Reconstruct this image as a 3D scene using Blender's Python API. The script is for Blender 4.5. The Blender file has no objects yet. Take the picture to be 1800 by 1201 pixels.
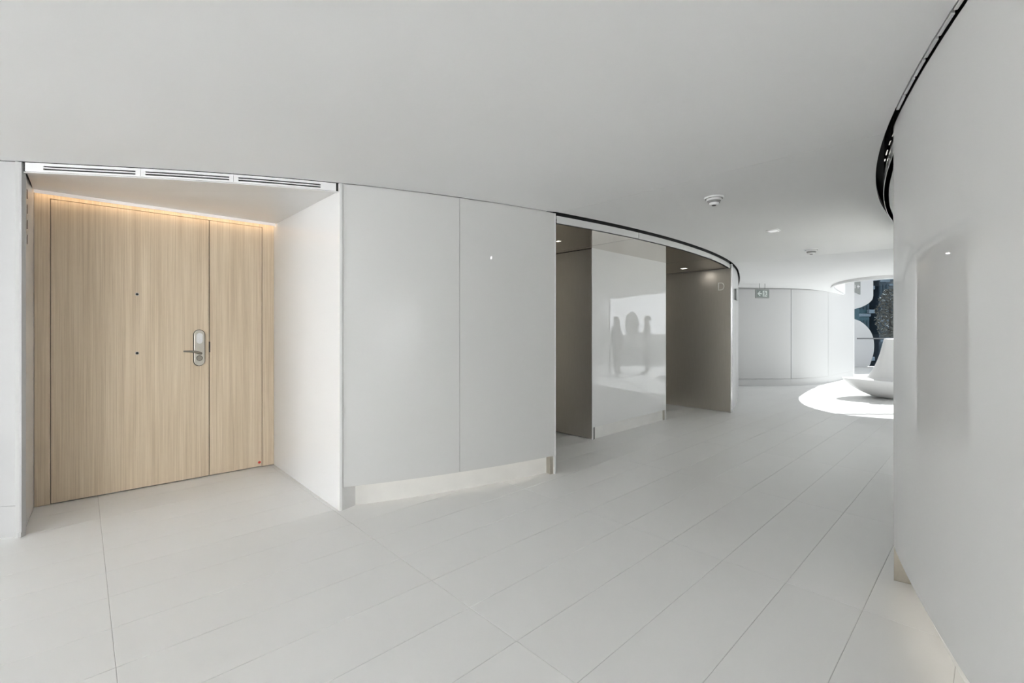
import bpy, bmesh, math, random
from mathutils import Vector, Matrix
from mathutils.geometry import tessellate_polygon

random.seed(7)
S = bpy.context.scene
COL = S.collection

# ------------------------------------------------------------------ camera, world, sun, exposure
H = 1.30            # eye height
FPX = 803.0         # focal length in pixels of the 1800 px wide frame
HZ = 580.0          # horizon row
cam_d = bpy.data.cameras.new('camera')
cam_d.sensor_width = 36.0
cam_d.lens = 36.0 * FPX / 1800.0
cam_d.shift_y = -(600.5 - HZ) / 1800.0
cam_d.clip_end = 500
cam = bpy.data.objects.new('camera', cam_d)
COL.objects.link(cam)
cam.location = (0, 0, H)
cam.rotation_euler = (math.pi / 2, 0, 0)
S.camera = cam

W = bpy.data.worlds.new('world')
S.world = W
W.use_nodes = True
bg = W.node_tree.nodes['Background']
bg.inputs[0].default_value = (0.955, 0.968, 0.985, 1)
bg.inputs[1].default_value = 9.4

SUN_H = Vector((0.76, 0.65, 0)).normalized()
SUN_EL = math.radians(45.5)
sun_dir = SUN_H * math.cos(SUN_EL) + Vector((0, 0, math.sin(SUN_EL)))
sd = bpy.data.lights.new('sun', 'SUN')
sd.energy = 150
sd.angle = math.radians(0.6)
sd.color = (1.0, 0.97, 0.92)
so = bpy.data.objects.new('sun', sd)
COL.objects.link(so)
so.location = (12, 14, 12)
so.rotation_euler = sun_dir.to_track_quat('Z', 'Y').to_euler()

S.view_settings.view_transform = 'Standard'
S.view_settings.look = 'None'
S.view_settings.gamma = 1
S.view_settings.use_curve_mapping = False
S.view_settings.exposure = 0.84

# ------------------------------------------------------------------ materials
def lin(r, g, b):
    f = lambda c: (c / 255 / 12.92) if c / 255 <= 0.04045 else ((c / 255 + 0.055) / 1.055) ** 2.4
    return (f(r), f(g), f(b), 1)

def new_mat(name):
    m = bpy.data.materials.new(name)
    m.use_nodes = True
    nt = m.node_tree
    return m, nt, nt.nodes['Principled BSDF']

def plain(name, col, rough=0.5, metal=0.0, spec=0.5, var=0.0, vscale=3.0, bump=0.0, bscale=200.0, coat=0.0):
    m, nt, p = new_mat(name)
    p.inputs['Base Color'].default_value = col
    p.inputs['Roughness'].default_value = rough
    p.inputs['Metallic'].default_value = metal
    p.inputs['Specular IOR Level'].default_value = spec
    p.inputs['Coat Weight'].default_value = coat
    p.inputs['Coat Roughness'].default_value = 0.02
    tc = nt.nodes.new('ShaderNodeTexCoord')
    if var > 0:
        n = nt.nodes.new('ShaderNodeTexNoise')
        n.inputs['Scale'].default_value = vscale
        n.inputs['Detail'].default_value = 4
        nt.links.new(tc.outputs['Object'], n.inputs['Vector'])
        r = nt.nodes.new('ShaderNodeMapRange')
        r.inputs['From Min'].default_value = 0.3
        r.inputs['From Max'].default_value = 0.7
        r.inputs['To Min'].default_value = 1 - var
        r.inputs['To Max'].default_value = 1 + var
        nt.links.new(n.outputs['Fac'], r.inputs['Value'])
        mx = nt.nodes.new('ShaderNodeVectorMath')
        mx.operation = 'SCALE'
        mx.inputs[0].default_value = col[:3]
        nt.links.new(r.outputs['Result'], mx.inputs['Scale'])
        nt.links.new(mx.outputs['Vector'], p.inputs['Base Color'])
    if bump > 0:
        n2 = nt.nodes.new('ShaderNodeTexNoise')
        n2.inputs['Scale'].default_value = bscale
        nt.links.new(tc.outputs['Object'], n2.inputs['Vector'])
        b = nt.nodes.new('ShaderNodeBump')
        b.inputs['Strength'].default_value = bump
        b.inputs['Distance'].default_value = 0.002
        nt.links.new(n2.outputs['Fac'], b.inputs['Height'])
        nt.links.new(b.outputs['Normal'], p.inputs['Normal'])
    return m

def emitter(name, col, strength):
    m, nt, p = new_mat(name)
    p.inputs['Base Color'].default_value = (0.8, 0.8, 0.8, 1)
    p.inputs['Emission Color'].default_value = col
    p.inputs['Emission Strength'].default_value = strength
    return m

M = {}
M['ceiling'] = plain('ceiling_paint', (0.87, 0.87, 0.865, 1), 0.75, spec=0.2, var=0.012, vscale=0.8)
M['glass_white'] = plain('back_painted_white_glass', (0.655, 0.655, 0.64, 1), 0.0, spec=0.7)
M['glass_pier'] = plain('back_painted_bright_glass', (0.80, 0.80, 0.79, 1), 0.0, spec=0.85)
M['white_solid'] = plain('white_solid_surface', (0.76, 0.76, 0.755, 1), 0.22, spec=0.5, var=0.01, vscale=1.5)
M['white_matt'] = plain('white_matt_panel', (0.84, 0.84, 0.835, 1), 0.45, spec=0.3)
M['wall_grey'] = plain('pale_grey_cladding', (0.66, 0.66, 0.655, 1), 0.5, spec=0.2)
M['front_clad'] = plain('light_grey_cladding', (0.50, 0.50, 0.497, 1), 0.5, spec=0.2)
M['toe'] = plain('toe_kick_white', (0.80, 0.79, 0.76, 1), 0.45, var=0.03, vscale=6)
M['header'] = plain('header_white_glass', (0.70, 0.70, 0.69, 1), 0.08)
M['black'] = plain('plenum_black', (0.006, 0.006, 0.006, 1), 0.6)
M['gap'] = plain('shadow_gap_black', (0.012, 0.010, 0.008, 1), 0.7)
M['mirror'] = plain('polished_steel_soffit', (0.60, 0.565, 0.51, 1), 0.05, metal=1.0)
M['chrome'] = plain('bright_edge_trim', (0.85, 0.84, 0.82, 1), 0.2, metal=0.6)
M['satin'] = plain('satin_nickel', (0.58, 0.55, 0.49, 1), 0.28, metal=1.0, var=0.03, vscale=30)
M['white_plastic'] = plain('white_plastic', (0.82, 0.82, 0.81, 1), 0.35)
M['grey_plastic'] = plain('grey_plastic', (0.30, 0.30, 0.29, 1), 0.4)
M['dark'] = plain('dark_plastic', (0.03, 0.028, 0.025, 1), 0.4)
M['bench'] = plain('white_moulded_shell', (0.78, 0.775, 0.765, 1), 0.3, var=0.01)
M['red'] = plain('red_sticker', (0.6, 0.05, 0.03, 1), 0.5)
M['slotgrey'] = plain('slot_recess_grey', lin(120, 110, 108), 0.6)
M['diffuser'] = plain('diffuser_white', (0.84, 0.84, 0.84, 1), 0.3)
M['letter_white'] = plain('letter_white', (0.95, 0.94, 0.90, 1), 0.3)
M['led_front'] = emitter('led_lens_front', (1.0, 0.84, 0.74, 1), 0.20)
M['led_down'] = emitter('led_lens_down', (1.0, 0.72, 0.45, 1), 1.7)
M['toe_led'] = emitter('toe_kick_led', (1.0, 0.90, 0.74, 1), 1.2)
M['downlight'] = emitter('downlight_lens', (1.0, 0.95, 0.85, 1), 1.6)
M['lamp_off'] = emitter('emergency_lamp_lens', (1, 1, 1, 1), 0.25)
M['terrace_white'] = plain('terrace_white_cladding', (0.78, 0.79, 0.80, 1), 0.35)
M['rail'] = plain('grey_handrail', (0.30, 0.30, 0.31, 1), 0.35, metal=0.5)

# brushed steel with soft vertical drift
def steel():
    m, nt, p = new_mat('brushed_steel')
    p.inputs['Metallic'].default_value = 0.82
    p.inputs['Roughness'].default_value = 0.34
    tc = nt.nodes.new('ShaderNodeTexCoord')
    mp = nt.nodes.new('ShaderNodeMapping')
    mp.inputs['Scale'].default_value = (900, 900, 6)
    nt.links.new(tc.outputs['Object'], mp.inputs['Vector'])
    n = nt.nodes.new('ShaderNodeTexNoise')
    n.inputs['Scale'].default_value = 1
    n.inputs['Detail'].default_value = 3
    nt.links.new(mp.outputs['Vector'], n.inputs['Vector'])
    cr = nt.nodes.new('ShaderNodeValToRGB')
    cr.color_ramp.elements[0].position = 0.35
    cr.color_ramp.elements[0].color = (0.57, 0.535, 0.475, 1)
    cr.color_ramp.elements[1].position = 0.65
    cr.color_ramp.elements[1].color = (0.64, 0.605, 0.545, 1)
    nt.links.new(n.outputs['Fac'], cr.inputs['Fac'])
    nt.links.new(cr.outputs['Color'], p.inputs['Base Color'])
    return m
M['steel'] = steel()

def wood():
    m, nt, p = new_mat('oak_veneer')
    p.inputs['Roughness'].default_value = 0.5
    p.inputs['Specular IOR Level'].default_value = 0.3
    tc = nt.nodes.new('ShaderNodeTexCoord')
    def noise(sc, detail, dist=0.0):
        mp = nt.nodes.new('ShaderNodeMapping')
        mp.inputs['Scale'].default_value = sc
        nt.links.new(tc.outputs['Object'], mp.inputs['Vector'])
        n = nt.nodes.new('ShaderNodeTexNoise')
        n.inputs['Scale'].default_value = 1
        n.inputs['Detail'].default_value = detail
        n.inputs['Distortion'].default_value = dist
        nt.links.new(mp.outputs['Vector'], n.inputs['Vector'])
        return n.outputs['Fac']
    fine = noise((170, 170, 1.6), 5)
    mid = noise((26, 26, 0.7), 4, 0.4)
    tick = noise((420, 420, 16), 2)
    def mth(op, a, b):
        x = nt.nodes.new('ShaderNodeMath')
        x.operation = op
        for i, v in enumerate((a, b)):
            if isinstance(v, (int, float)):
                x.inputs[i].default_value = v
            else:
                nt.links.new(v, x.inputs[i])
        return x.outputs[0]
    s = mth('ADD', mth('ADD', mth('MULTIPLY', fine, 0.50), mth('MULTIPLY', mid, 0.38)), mth('MULTIPLY', tick, 0.12))
    cr = nt.nodes.new('ShaderNodeValToRGB')
    e = cr.color_ramp.elements
    e[0].position = 0.34
    e[0].color = lin(206, 185, 157)
    e[1].position = 0.66
    e[1].color = lin(236, 219, 194)
    x = e.new(0.50)
    x.color = lin(223, 204, 177)
    nt.links.new(s, cr.inputs['Fac'])
    nt.links.new(cr.outputs['Color'], p.inputs['Base Color'])
    b = nt.nodes.new('ShaderNodeBump')
    b.inputs['Strength'].default_value = 0.08
    b.inputs['Distance'].default_value = 0.001
    nt.links.new(fine, b.inputs['Height'])
    nt.links.new(b.outputs['Normal'], p.inputs['Normal'])
    return m
M['wood'] = wood()

def tile_mat():
    m, nt, p = new_mat('white_stone_tile')
    p.inputs['Roughness'].default_value = 0.38
    p.inputs['Specular IOR Level'].default_value = 0.4
    oi = nt.nodes.new('ShaderNodeObjectInfo')
    geo = nt.nodes.new('ShaderNodeNewGeometry')
    n = nt.nodes.new('ShaderNodeTexNoise')
    n.inputs['Scale'].default_value = 2.2
    n.inputs['Detail'].default_value = 5
    nt.links.new(geo.outputs['Position'], n.inputs['Vector'])
    a = nt.nodes.new('ShaderNodeMath'); a.operation = 'MULTIPLY_ADD'
    nt.links.new(oi.outputs['Random'], a.inputs[0])
    a.inputs[1].default_value = 0.022
    a.inputs[2].default_value = 0.86
    b = nt.nodes.new('ShaderNodeMath'); b.operation = 'MULTIPLY_ADD'
    nt.links.new(n.outputs['Fac'], b.inputs[0])
    b.inputs[1].default_value = 0.04
    nt.links.new(a.outputs[0], b.inputs[2])
    c = nt.nodes.new('ShaderNodeCombineColor')
    nt.links.new(b.outputs[0], c.inputs[0])
    nt.links.new(b.outputs[0], c.inputs[1])
    d = nt.nodes.new('ShaderNodeMath'); d.operation = 'MULTIPLY'
    nt.links.new(b.outputs[0], d.inputs[0]); d.inputs[1].default_value = 0.985
    nt.links.new(d.outputs[0], c.inputs[2])
    nt.links.new(c.outputs[0], p.inputs['Base Color'])
    return m
M['tile'] = tile_mat()
M['grout'] = plain('grout_grey', (0.63, 0.625, 0.61, 1), 0.8)

def pane(name, tint):
    m, nt, p = new_mat(name)
    out = nt.nodes['Material Output']
    nt.nodes.remove(p)
    t = nt.nodes.new('ShaderNodeBsdfTransparent')
    t.inputs[0].default_value = tint
    g = nt.nodes.new('ShaderNodeBsdfGlossy')
    g.inputs['Roughness'].default_value = 0.02
    f = nt.nodes.new('ShaderNodeFresnel')
    f.inputs[0].default_value = 1.3
    mx = nt.nodes.new('ShaderNodeMixShader')
    nt.links.new(f.outputs[0], mx.inputs[0])
    nt.links.new(t.outputs[0], mx.inputs[1])
    nt.links.new(g.outputs[0], mx.inputs[2])
    nt.links.new(mx.outputs[0], out.inputs[0])
    return m
M['pane'] = pane('tinted_pane', (0.235, 0.27, 0.295, 1))
M['added_bay_glass'] = pane('added_bay_glass', (0.28, 0.285, 0.285, 1))
M['side_glass'] = pane('hall_side_glass', (0.38, 0.385, 0.39, 1))
M['solar'] = pane('added_roof_glass', (0.16, 0.165, 0.17, 1))

# ------------------------------------------------------------------ helpers
def px(u, v, z=0.0):
    """point seen at pixel (u, v) on the horizontal plane of height z"""
    Y = (H - z) * FPX / (v - HZ)
    return Vector(((u - 900) / FPX * Y, Y))

def tag(o, label=None, cat=None, group=None, kind=None):
    if label: o['label'] = label
    if cat: o['category'] = cat
    if group: o['group'] = group
    if kind: o['kind'] = kind
    return o

def setparent(o, parent):
    if parent is not None:
        o.parent = parent
        o.matrix_parent_inverse = parent.matrix_world.inverted() if parent.type != 'EMPTY' else Matrix.Translation(-Vector(parent.location))

def mesh_obj(name, verts, faces, mat, parent=None, smooth=False, mats=None, fm=None):
    me = bpy.data.meshes.new(name)
    me.from_pydata([tuple(v) for v in verts], [], faces)
    for mm in (mats or [mat]):
        me.materials.append(mm)
    if fm:
        for p_, i in zip(me.polygons, fm):
            p_.material_index = i
    bm = bmesh.new(); bm.from_mesh(me)
    bmesh.ops.recalc_face_normals(bm, faces=bm.faces)
    bm.to_mesh(me); bm.free()
    if smooth:
        for p_ in me.polygons: p_.use_smooth = True
        try:
            me.set_sharp_from_angle(angle=math.radians(40))
        except Exception:
            pass
    o = bpy.data.objects.new(name, me)
    COL.objects.link(o)
    setparent(o, parent)
    return o

def empty(name, loc):
    e = bpy.data.objects.new(name, None)
    COL.objects.link(e)
    e.location = loc
    e.empty_display_size = 0.1
    return e

class Fr:
    def __init__(s, o, u, v):
        s.o = Vector(o); s.u = Vector(u).normalized(); s.v = Vector(v).normalized(); s.n = s.u.cross(s.v)
    def p(s, a, b, c=0.0):
        return s.o + s.u * a + s.v * b + s.n * c
FLAT = Fr((0, 0, 0), (1, 0, 0), (0, 1, 0))

def extrude(name, poly, fr, d0, d1, mat, parent=None, smooth=False, mats=None, side_i=0):
    """solid from a 2D outline in frame fr between offsets d0 and d1 (numbers or functions of the outline point)"""
    f0 = d0 if callable(d0) else (lambda a, b: d0)
    f1 = d1 if callable(d1) else (lambda a, b: d1)
    n = len(poly)
    vs = [fr.p(a, b, f0(a, b)) for a, b in poly] + [fr.p(a, b, f1(a, b)) for a, b in poly]
    tri = tessellate_polygon([[Vector((a, b, 0)) for a, b in poly]])
    fs = [tuple(t) for t in tri] + [tuple(i + n for i in reversed(t)) for t in tri]
    for i in range(n):
        j = (i + 1) % n
        fs.append((i, j, j + n, i + n))
    fm = None
    if mats:
        fm = [0] * (2 * len(tri)) + [side_i] * n
    return mesh_obj(name, vs, fs, mat, parent, smooth, mats, fm)

def rect(a0, b0, a1, b1):
    return [(a0, b0), (a1, b0), (a1, b1), (a0, b1)]

def box(name, fr, a0, a1, b0, b1, c0, c1, mat, parent=None, bev=0.0):
    o = extrude(name, rect(a0, b0, a1, b1), fr, c0, c1, mat, parent)
    if bev:
        bevel(o, bev)
    return o

def bevel(o, w, seg=2):
    md = o.modifiers.new('bevel', 'BEVEL')
    md.width = w; md.segments = seg; md.limit_method = 'ANGLE'

def crom(pts, n=10):
    P = [Vector(p) for p in pts]
    P = [P[0] * 2 - P[1]] + P + [P[-1] * 2 - P[-2]]
    out = []
    for i in range(1, len(P) - 2):
        a, b, c, d = P[i - 1], P[i], P[i + 1], P[i + 2]
        for k in range(n):
            t = k / n
            out.append(0.5 * ((2 * b) + (c - a) * t + (2 * a - 5 * b + 4 * c - d) * t * t + (3 * b - a - 3 * c + d) * t ** 3))
    out.append(P[-2])
    return out

def offset(pl, d):
    """polyline moved by d to its left"""
    out = []
    for i, p in enumerate(pl):
        a = pl[max(i - 1, 0)]; b = pl[min(i + 1, len(pl) - 1)]
        t = (b - a).normalized()
        out.append(p + Vector((-t.y, t.x)) * d)
    return out

def cut(pl, axis, a, b):
    """piece of a polyline that is monotonic along axis, between coordinates a and b"""
    def at(v):
        for p, q in zip(pl, pl[1:]):
            if (p[axis] - v) * (q[axis] - v) <= 0 and p[axis] != q[axis]:
                return p.lerp(q, (v - p[axis]) / (q[axis] - p[axis]))
        return min((pl[0], pl[-1]), key=lambda p: abs(p[axis] - v)).copy()
    return [at(a)] + [p.copy() for p in pl if a + 1e-4 < p[axis] < b - 1e-4] + [at(b)]

def strip(name, pl, z0, z1, thick, mat, parent=None, smooth=True):
    """upright curved sheet: pl is its face line, thick goes to the left of the line"""
    back = offset(pl, thick)
    n = len(pl)
    vs = [(p.x, p.y, z0) for p in pl] + [(p.x, p.y, z1) for p in pl] + [(p.x, p.y, z0) for p in back] + [(p.x, p.y, z1) for p in back]
    fs = []
    for i in range(n - 1):
        fs += [(i, i + 1, n + i + 1, n + i), (2 * n + i, 2 * n + i + 1, 3 * n + i + 1, 3 * n + i),
               (n + i, n + i + 1, 3 * n + i + 1, 3 * n + i), (i, i + 1, 2 * n + i + 1, 2 * n + i)]
    fs += [(0, n, 3 * n, 2 * n), (n - 1, 2 * n - 1, 4 * n - 1, 3 * n - 1)]
    return mesh_obj(name, vs, fs, mat, parent, smooth)

def clip(poly, o, n):
    """keep the side of the line through o with normal n where (p-o).n >= 0"""
    out = []
    for i in range(len(poly)):
        p, q = Vector(poly[i]), Vector(poly[(i + 1) % len(poly)])
        dp, dq = (p - o).dot(n), (q - o).dot(n)
        if dp >= 0: out.append(p)
        if (dp >= 0) != (dq >= 0): out.append(p.lerp(q, dp / (dp - dq)))
    res = []
    for p in out:
        if not res or (p - res[-1]).length > 1e-5: res.append(p)
    return res

def lathe(name, prof, fr, seg, mat, parent=None):
    vs, fs = [], []
    n = len(prof)
    for k in range(seg):
        a = 2 * math.pi * k / seg
        for r, h in prof:
            vs.append(fr.p(r * math.cos(a), r * math.sin(a), h))
    for k in range(seg):
        k2 = (k + 1) % seg
        for i in range(n - 1):
            fs.append((k * n + i, k2 * n + i, k2 * n + i + 1, k * n + i + 1))
    fs.append(tuple(k * n for k in range(seg)))
    fs.append(tuple(k * n + n - 1 for k in range(seg)))
    return mesh_obj(name, vs, fs, mat, parent, True)

def circle(r, seg=24, cx=0, cy=0, rx=None):
    return [(cx + (rx or r) * math.cos(2 * math.pi * k / seg), cy + r * math.sin(2 * math.pi * k / seg)) for k in range(seg)]

def stadium(w, h, seg=10):
    r = w / 2
    pts = []
    for k in range(seg + 1):
        a = math.pi * k / seg
        pts.append((r * math.cos(a), h / 2 - r + r * math.sin(a)))
    for k in range(seg + 1):
        a = math.pi + math.pi * k / seg
        pts.append((r * math.cos(a), -h / 2 + r + r * math.sin(a)))
    return pts

def tube(name, pts, rad, mat, parent=None, seg=10):
    rads = rad if isinstance(rad, (list, tuple)) else [rad] * len(pts)
    P = [Vector(p) for p in pts]
    vs, fs = [], []
    for i, p in enumerate(P):
        t = (P[min(i + 1, len(P) - 1)] - P[max(i - 1, 0)]).normalized()
        ref = Vector((0, 0, 1)) if abs(t.z) < 0.9 else Vector((1, 0, 0))
        a = t.cross(ref).normalized(); b = t.cross(a)
        for k in range(seg):
            w = 2 * math.pi * k / seg
            vs.append(p + (a * math.cos(w) + b * math.sin(w)) * rads[i])
    for i in range(len(P) - 1):
        for k in range(seg):
            k2 = (k + 1) % seg
            fs.append((i * seg + k, i * seg + k2, (i + 1) * seg + k2, (i + 1) * seg + k))
    fs.append(tuple(range(seg)))
    fs.append(tuple((len(P) - 1) * seg + k for k in range(seg)))
    return mesh_obj(name, vs, fs, mat, parent, True)

# ------------------------------------------------------------------ plan curves
CZ = 2.355          # ceiling
ZB = 0.165          # underside of the hung glass panels
HB = 2.266          # underside of the lift headers
# front line of the left core, running left to right
def f_y(x):
    return ((((0.000405 * x - 0.000018) * x - 0.001357) * x + 0.0955) * x + 0.597809) * x + 3.8745
F = crom([(-9.0, 3.9), (-7.0, 3.1), (-5.0, 2.77), (-4.0, 2.75)] + [(x, f_y(x)) for x in [-3.2 + 0.5 * k for k in range(16)]] + [(4.75, 9.6), (5.2, 10.6)], 6)
# the right core is a round drum; edge of the ceiling along it, from behind the camera to the far end
RC, RR = Vector((10.4825, -3.1459)), 10.161
CR = []
for k in range(151):
    a_ = math.radians(180 + 32.5) + math.radians(84 - 180 - 32.5) * k / 150
    CR.append(RC + Vector((math.cos(a_), math.sin(a_))) * RR)
CR = [p for p in CR if p.x < 9.6]
G = offset(CR, -0.02)                       # face of the right core
GH = offset(CR, -0.042)                     # face of its lift headers
CL = [p - Vector((0, 0)) for p in offset(F, -0.003)]
CL = [p for p in CL if p.x < 0.383] + [p for p in offset(F, -0.03) if p.x > 0.39]    # edge of the ceiling along the left core
# edge of the ceiling opening above the terrace
E = crom([(8.7, 11.93), (7.8, 10.95), (7.15, 10.15), (6.78, 9.45), (6.66, 8.9), (6.72, 8.5), (6.95, 8.26), (7.5, 7.95), (8.4, 7.5), (9.5, 7.15)], 8)

# ------------------------------------------------------------------ floor
DA = Vector((0.727, 0.687)); DA.normalize()
DB = Vector((-DA.y, DA.x))
floor = box('floor', FLAT, -12, 15.2, -9.2, 16.3, -0.12, -0.0022, M['grout'])
tag(floor, 'white stone slab floor of the curved lift lobby and terrace', 'floor', kind='structure')
a_lines = [0.10, 1.325, 2.64, 3.95]
while a_lines[-1] < 24: a_lines.append(a_lines[-1] + 1.31)
while a_lines[0] > -14: a_lines.insert(0, a_lines[0] - 1.29)
b_lines = [0.74 + 0.317 * k for k in range(-62, 60)]
GAP = 0.0017
tiles = []
for ia in range(len(a_lines) - 1):
    for ib in range(len(b_lines) - 1):
        a0, a1, b0, b1 = a_lines[ia], a_lines[ia + 1], b_lines[ib], b_lines[ib + 1]
        c = DA * (a0 + a1) / 2 + DB * (b0 + b1) / 2
        if not (-11 < c.x < 14.6 and -8.6 < c.y < 15.7): continue
        area = -1
        if c.y > 0.8:
            u = 900 + FPX * c.x / c.y; v = HZ + FPX * H / c.y
            hit = False
            for aa in (a0, a1):
                for bb in (b0, b1):
                    q = DA * aa + DB * bb
                    if q.y > 0.5:
                        uu = 900 + FPX * q.x / q.y; vv = HZ + FPX * H / q.y
                        if -5 < uu < 1720 and vv < 1215: hit = True
            wall_y = None
            for p, q in zip(F, F[1:]):
                if p.x <= c.x <= q.x: wall_y = p.lerp(q, (c.x - p.x) / (q.x - p.x)).y
            if hit and (wall_y is None or c.y < wall_y + 1.9): area = 1 / c.y ** 3
        tiles.append((area, a0, a1, b0, b1))
tiles.sort(key=lambda t: -t[0])
sv, sf = [], []
meshes = {}
for i, (ar, a0, a1, b0, b1) in enumerate(tiles):
    key = (round(a1 - a0, 4), round(b1 - b0, 4))
    if ar > 0 and i < 300:
        if key not in meshes:
            w, h, b = key[0] / 2 - GAP / 2, key[1] / 2 - GAP / 2, 0.0012
            vs = [(-w, -h, -0.004), (w, -h, -0.004), (w, h, -0.004), (-w, h, -0.004), (-w, -h, -b), (w, -h, -b), (w, h, -b), (-w, h, -b),
                  (-w + b, -h + b, 0), (w - b, -h + b, 0), (w - b, h - b, 0), (-w + b, h - b, 0)]
            fs = [(8, 9, 10, 11)]
            for l in (0, 4):
                for k in range(4): fs.append((l + k, l + (k + 1) % 4, l + 4 + (k + 1) % 4, l + 4 + k))
            me = bpy.data.meshes.new('tile'); me.from_pydata(vs, [], fs); me.materials.append(M['tile'])
            meshes[key] = me
        o = bpy.data.objects.new('tile', meshes[key])
        COL.objects.link(o)
        c = DA * (a0 + a1) / 2 + DB * (b0 + b1) / 2
        o.location = (c.x, c.y, random.uniform(-0.0003, 0.0003))
        o.rotation_euler = (0, 0, math.atan2(DA.y, DA.x))
        o.parent = floor
    else:
        g = GAP / 2
        n0 = len(sv)
        for z in (-0.004, 0.0):
            for aa, bb in ((a0 + g, b0 + g), (a1 - g, b0 + g), (a1 - g, b1 - g), (a0 + g, b1 - g)):
                q = DA * aa + DB * bb
                sv.append((q.x, q.y, z))
        sf.append((n0 + 4, n0 + 5, n0 + 6, n0 + 7))
        for k in range(4): sf.append((n0 + k, n0 + (k + 1) % 4, n0 + 4 + (k + 1) % 4, n0 + 4 + k))
far_tiles = mesh_obj('far_tiles', sv, sf, M['tile'], floor)
far_tiles['kind'] = 'stuff'

# ------------------------------------------------------------------ ceiling
plenum_poly = [(-12, -9), (2.2, -9), (3.5, -5), (3.3, 1.4), (6.25, 4.1), (9.5, 6.4), (9.5, 7.1)] + [tuple(p) for p in reversed(E)] + [(9.3, 12.6), (7.8, 11.6), (6.4, 10.9), (5.0, 11.5), (-12, 11.5)]
ceiling = extrude('ceiling', plenum_poly, FLAT, 2.60, 2.75, M['black'])
tag(ceiling, 'smooth white ceiling between the two curved cores', 'ceiling', kind='structure')
s1a, s1b = Vector((0.517, 4.03)), Vector((1.987, 2.455))
s2a, s2b = Vector((3.576, 7.18)), Vector((4.96, 5.92))
def nrm(a, b):
    t = (b - a).normalized()
    return Vector((-t.y, t.x))
n1, n2 = nrm(s1a, s1b), nrm(s2a, s2b)
outline = [Vector(p) for p in CL] + [Vector((5.3, 10.64)), Vector((6.44, 10.64)), Vector((7.8, 11.26)), Vector((8.7, 12.0))] + [Vector(p) for p in E[1:]] + \
          [Vector(p) for p in reversed(CR)] + [Vector((-9.6, -8.55))]
def far_z(x, y):
    d = (Vector((x, y)) - s2a).dot(n2)
    return CZ - 0.021 * max(d, 0)
near_p = clip(outline, s1a - n1 * 0.0018, -n1)
mid_p = clip(clip(outline, s1a + n1 * 0.0018, n1), s2a - n2 * 0.0035, -n2)
far_p = clip(outline, s2a + n2 * 0.0035, n2)
for poly, f in ((near_p, None), (mid_p, None), (far_p, far_z)):
    z0 = f or CZ
    z1 = (lambda x, y: far_z(x, y) + 0.03) if f else CZ + 0.03
    o = extrude('ceiling_panel', [tuple(p) for p in poly], FLAT, z0, z1, M['ceiling'], ceiling)
# rounded lip round the opening over the terrace
lip = strip('edge_lip', list(reversed(E)), 2.235, 2.62, 0.05, M['ceiling'], ceiling)

# ------------------------------------------------------------------ left core
wall_left = strip('wall_left', offset(cut(F, 0, -1.24, 0.393), 0.13), 0, 2.6, 0.05, M['white_matt'])
tag(wall_left, 'convex white glass clad wall between the timber door and the lifts', 'wall', kind='structure')
ALC_R = -1.235     # right edge of the door alcove on the front line
# two hung glass panels
seam_x = (808 - 900) / FPX
def x_at_ray(r):
    for p, q in zip(F, F[1:]):
        if p.y > 0 and (p.x - r * p.y) * (q.x - r * q.y) <= 0:
            t = (p.x - r * p.y) / ((p.x - r * p.y) - (q.x - r * q.y))
            return p.lerp(q, t)
sx = x_at_ray(seam_x).x
gx1 = 0.383
strip('glass_panel', cut(F, 0, ALC_R + 0.012, sx - 0.0015), ZB, CZ - 0.003, 0.014, M['glass_white'], wall_left)
strip('glass_panel', cut(F, 0, sx + 0.0015, gx1), ZB, CZ - 0.003, 0.014, M['glass_white'], wall_left)
strip('glass_backing', offset(cut(F, 0, ALC_R + 0.02, gx1), 0.016), ZB, CZ, 0.02, M['grey_plastic'], wall_left)
strip('toe_kick', offset(cut(F, 0, ALC_R + 0.012, gx1 - 0.03), 0.07), 0, 0.24, 0.02, M['toe'], wall_left)
led = strip('toe_kick_light', offset(cut(F, 0, ALC_R + 0.03, gx1 - 0.05), 0.018), ZB + 0.03, ZB + 0.036, 0.04, M['toe_led'], wall_left)
strip('end_plate', offset(cut(F, 0, gx1 - 0.032, gx1), 0.012), 0, ZB, 0.07, M['satin'], wall_left)
# bright trim closing the panel edge, then a return into the lift bay
pe = x_at_ray((976 - 900) / FPX)
te = (cut(F, 0, gx1, 0.45)[-1] - pe).normalized(); ne = Vector((-te.y, te.x))
tf = Fr((pe.x, pe.y, 0), (te.x, te.y, 0), (ne.x, ne.y, 0))
box('edge_trim', tf, -0.010, 0.006, -0.001, 0.9, 0, CZ - 0.003, M['white_solid'], wall_left)
box('edge_trim', tf, 0.006, 0.012, 0.004, 0.9, 0, CZ - 0.003, M['gap'], wall_left)
box('edge_trim', tf, 0.0121, 0.0150, 0.012, 0.9, 0, HB, M['chrome'], wall_left)

# headers over the lift bays
hd = [0.402, 1.345, 2.74, 3.42]
for i in range(3):
    strip('header_panel', cut(F, 0, hd[i] + 0.003, hd[i + 1] - 0.003), HB, 2.332, 0.03, M['header'], wall_left)
strip('header_backing', offset(cut(F, 0, 0.41, 3.41), 0.032), HB + 0.005, 2.5, 0.03, M['black'], wall_left)
strip('slot_backing', offset(cut(F, 0, 0.40, 4.9), 0.006), 2.334, 2.60, 0.02, M['black'], wall_left)
# wall beyond the second lift
strip('wall_panel', cut(F, 0, 3.43, 5.2), 0, 2.335, 0.04, M['white_solid'], wall_left)

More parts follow.
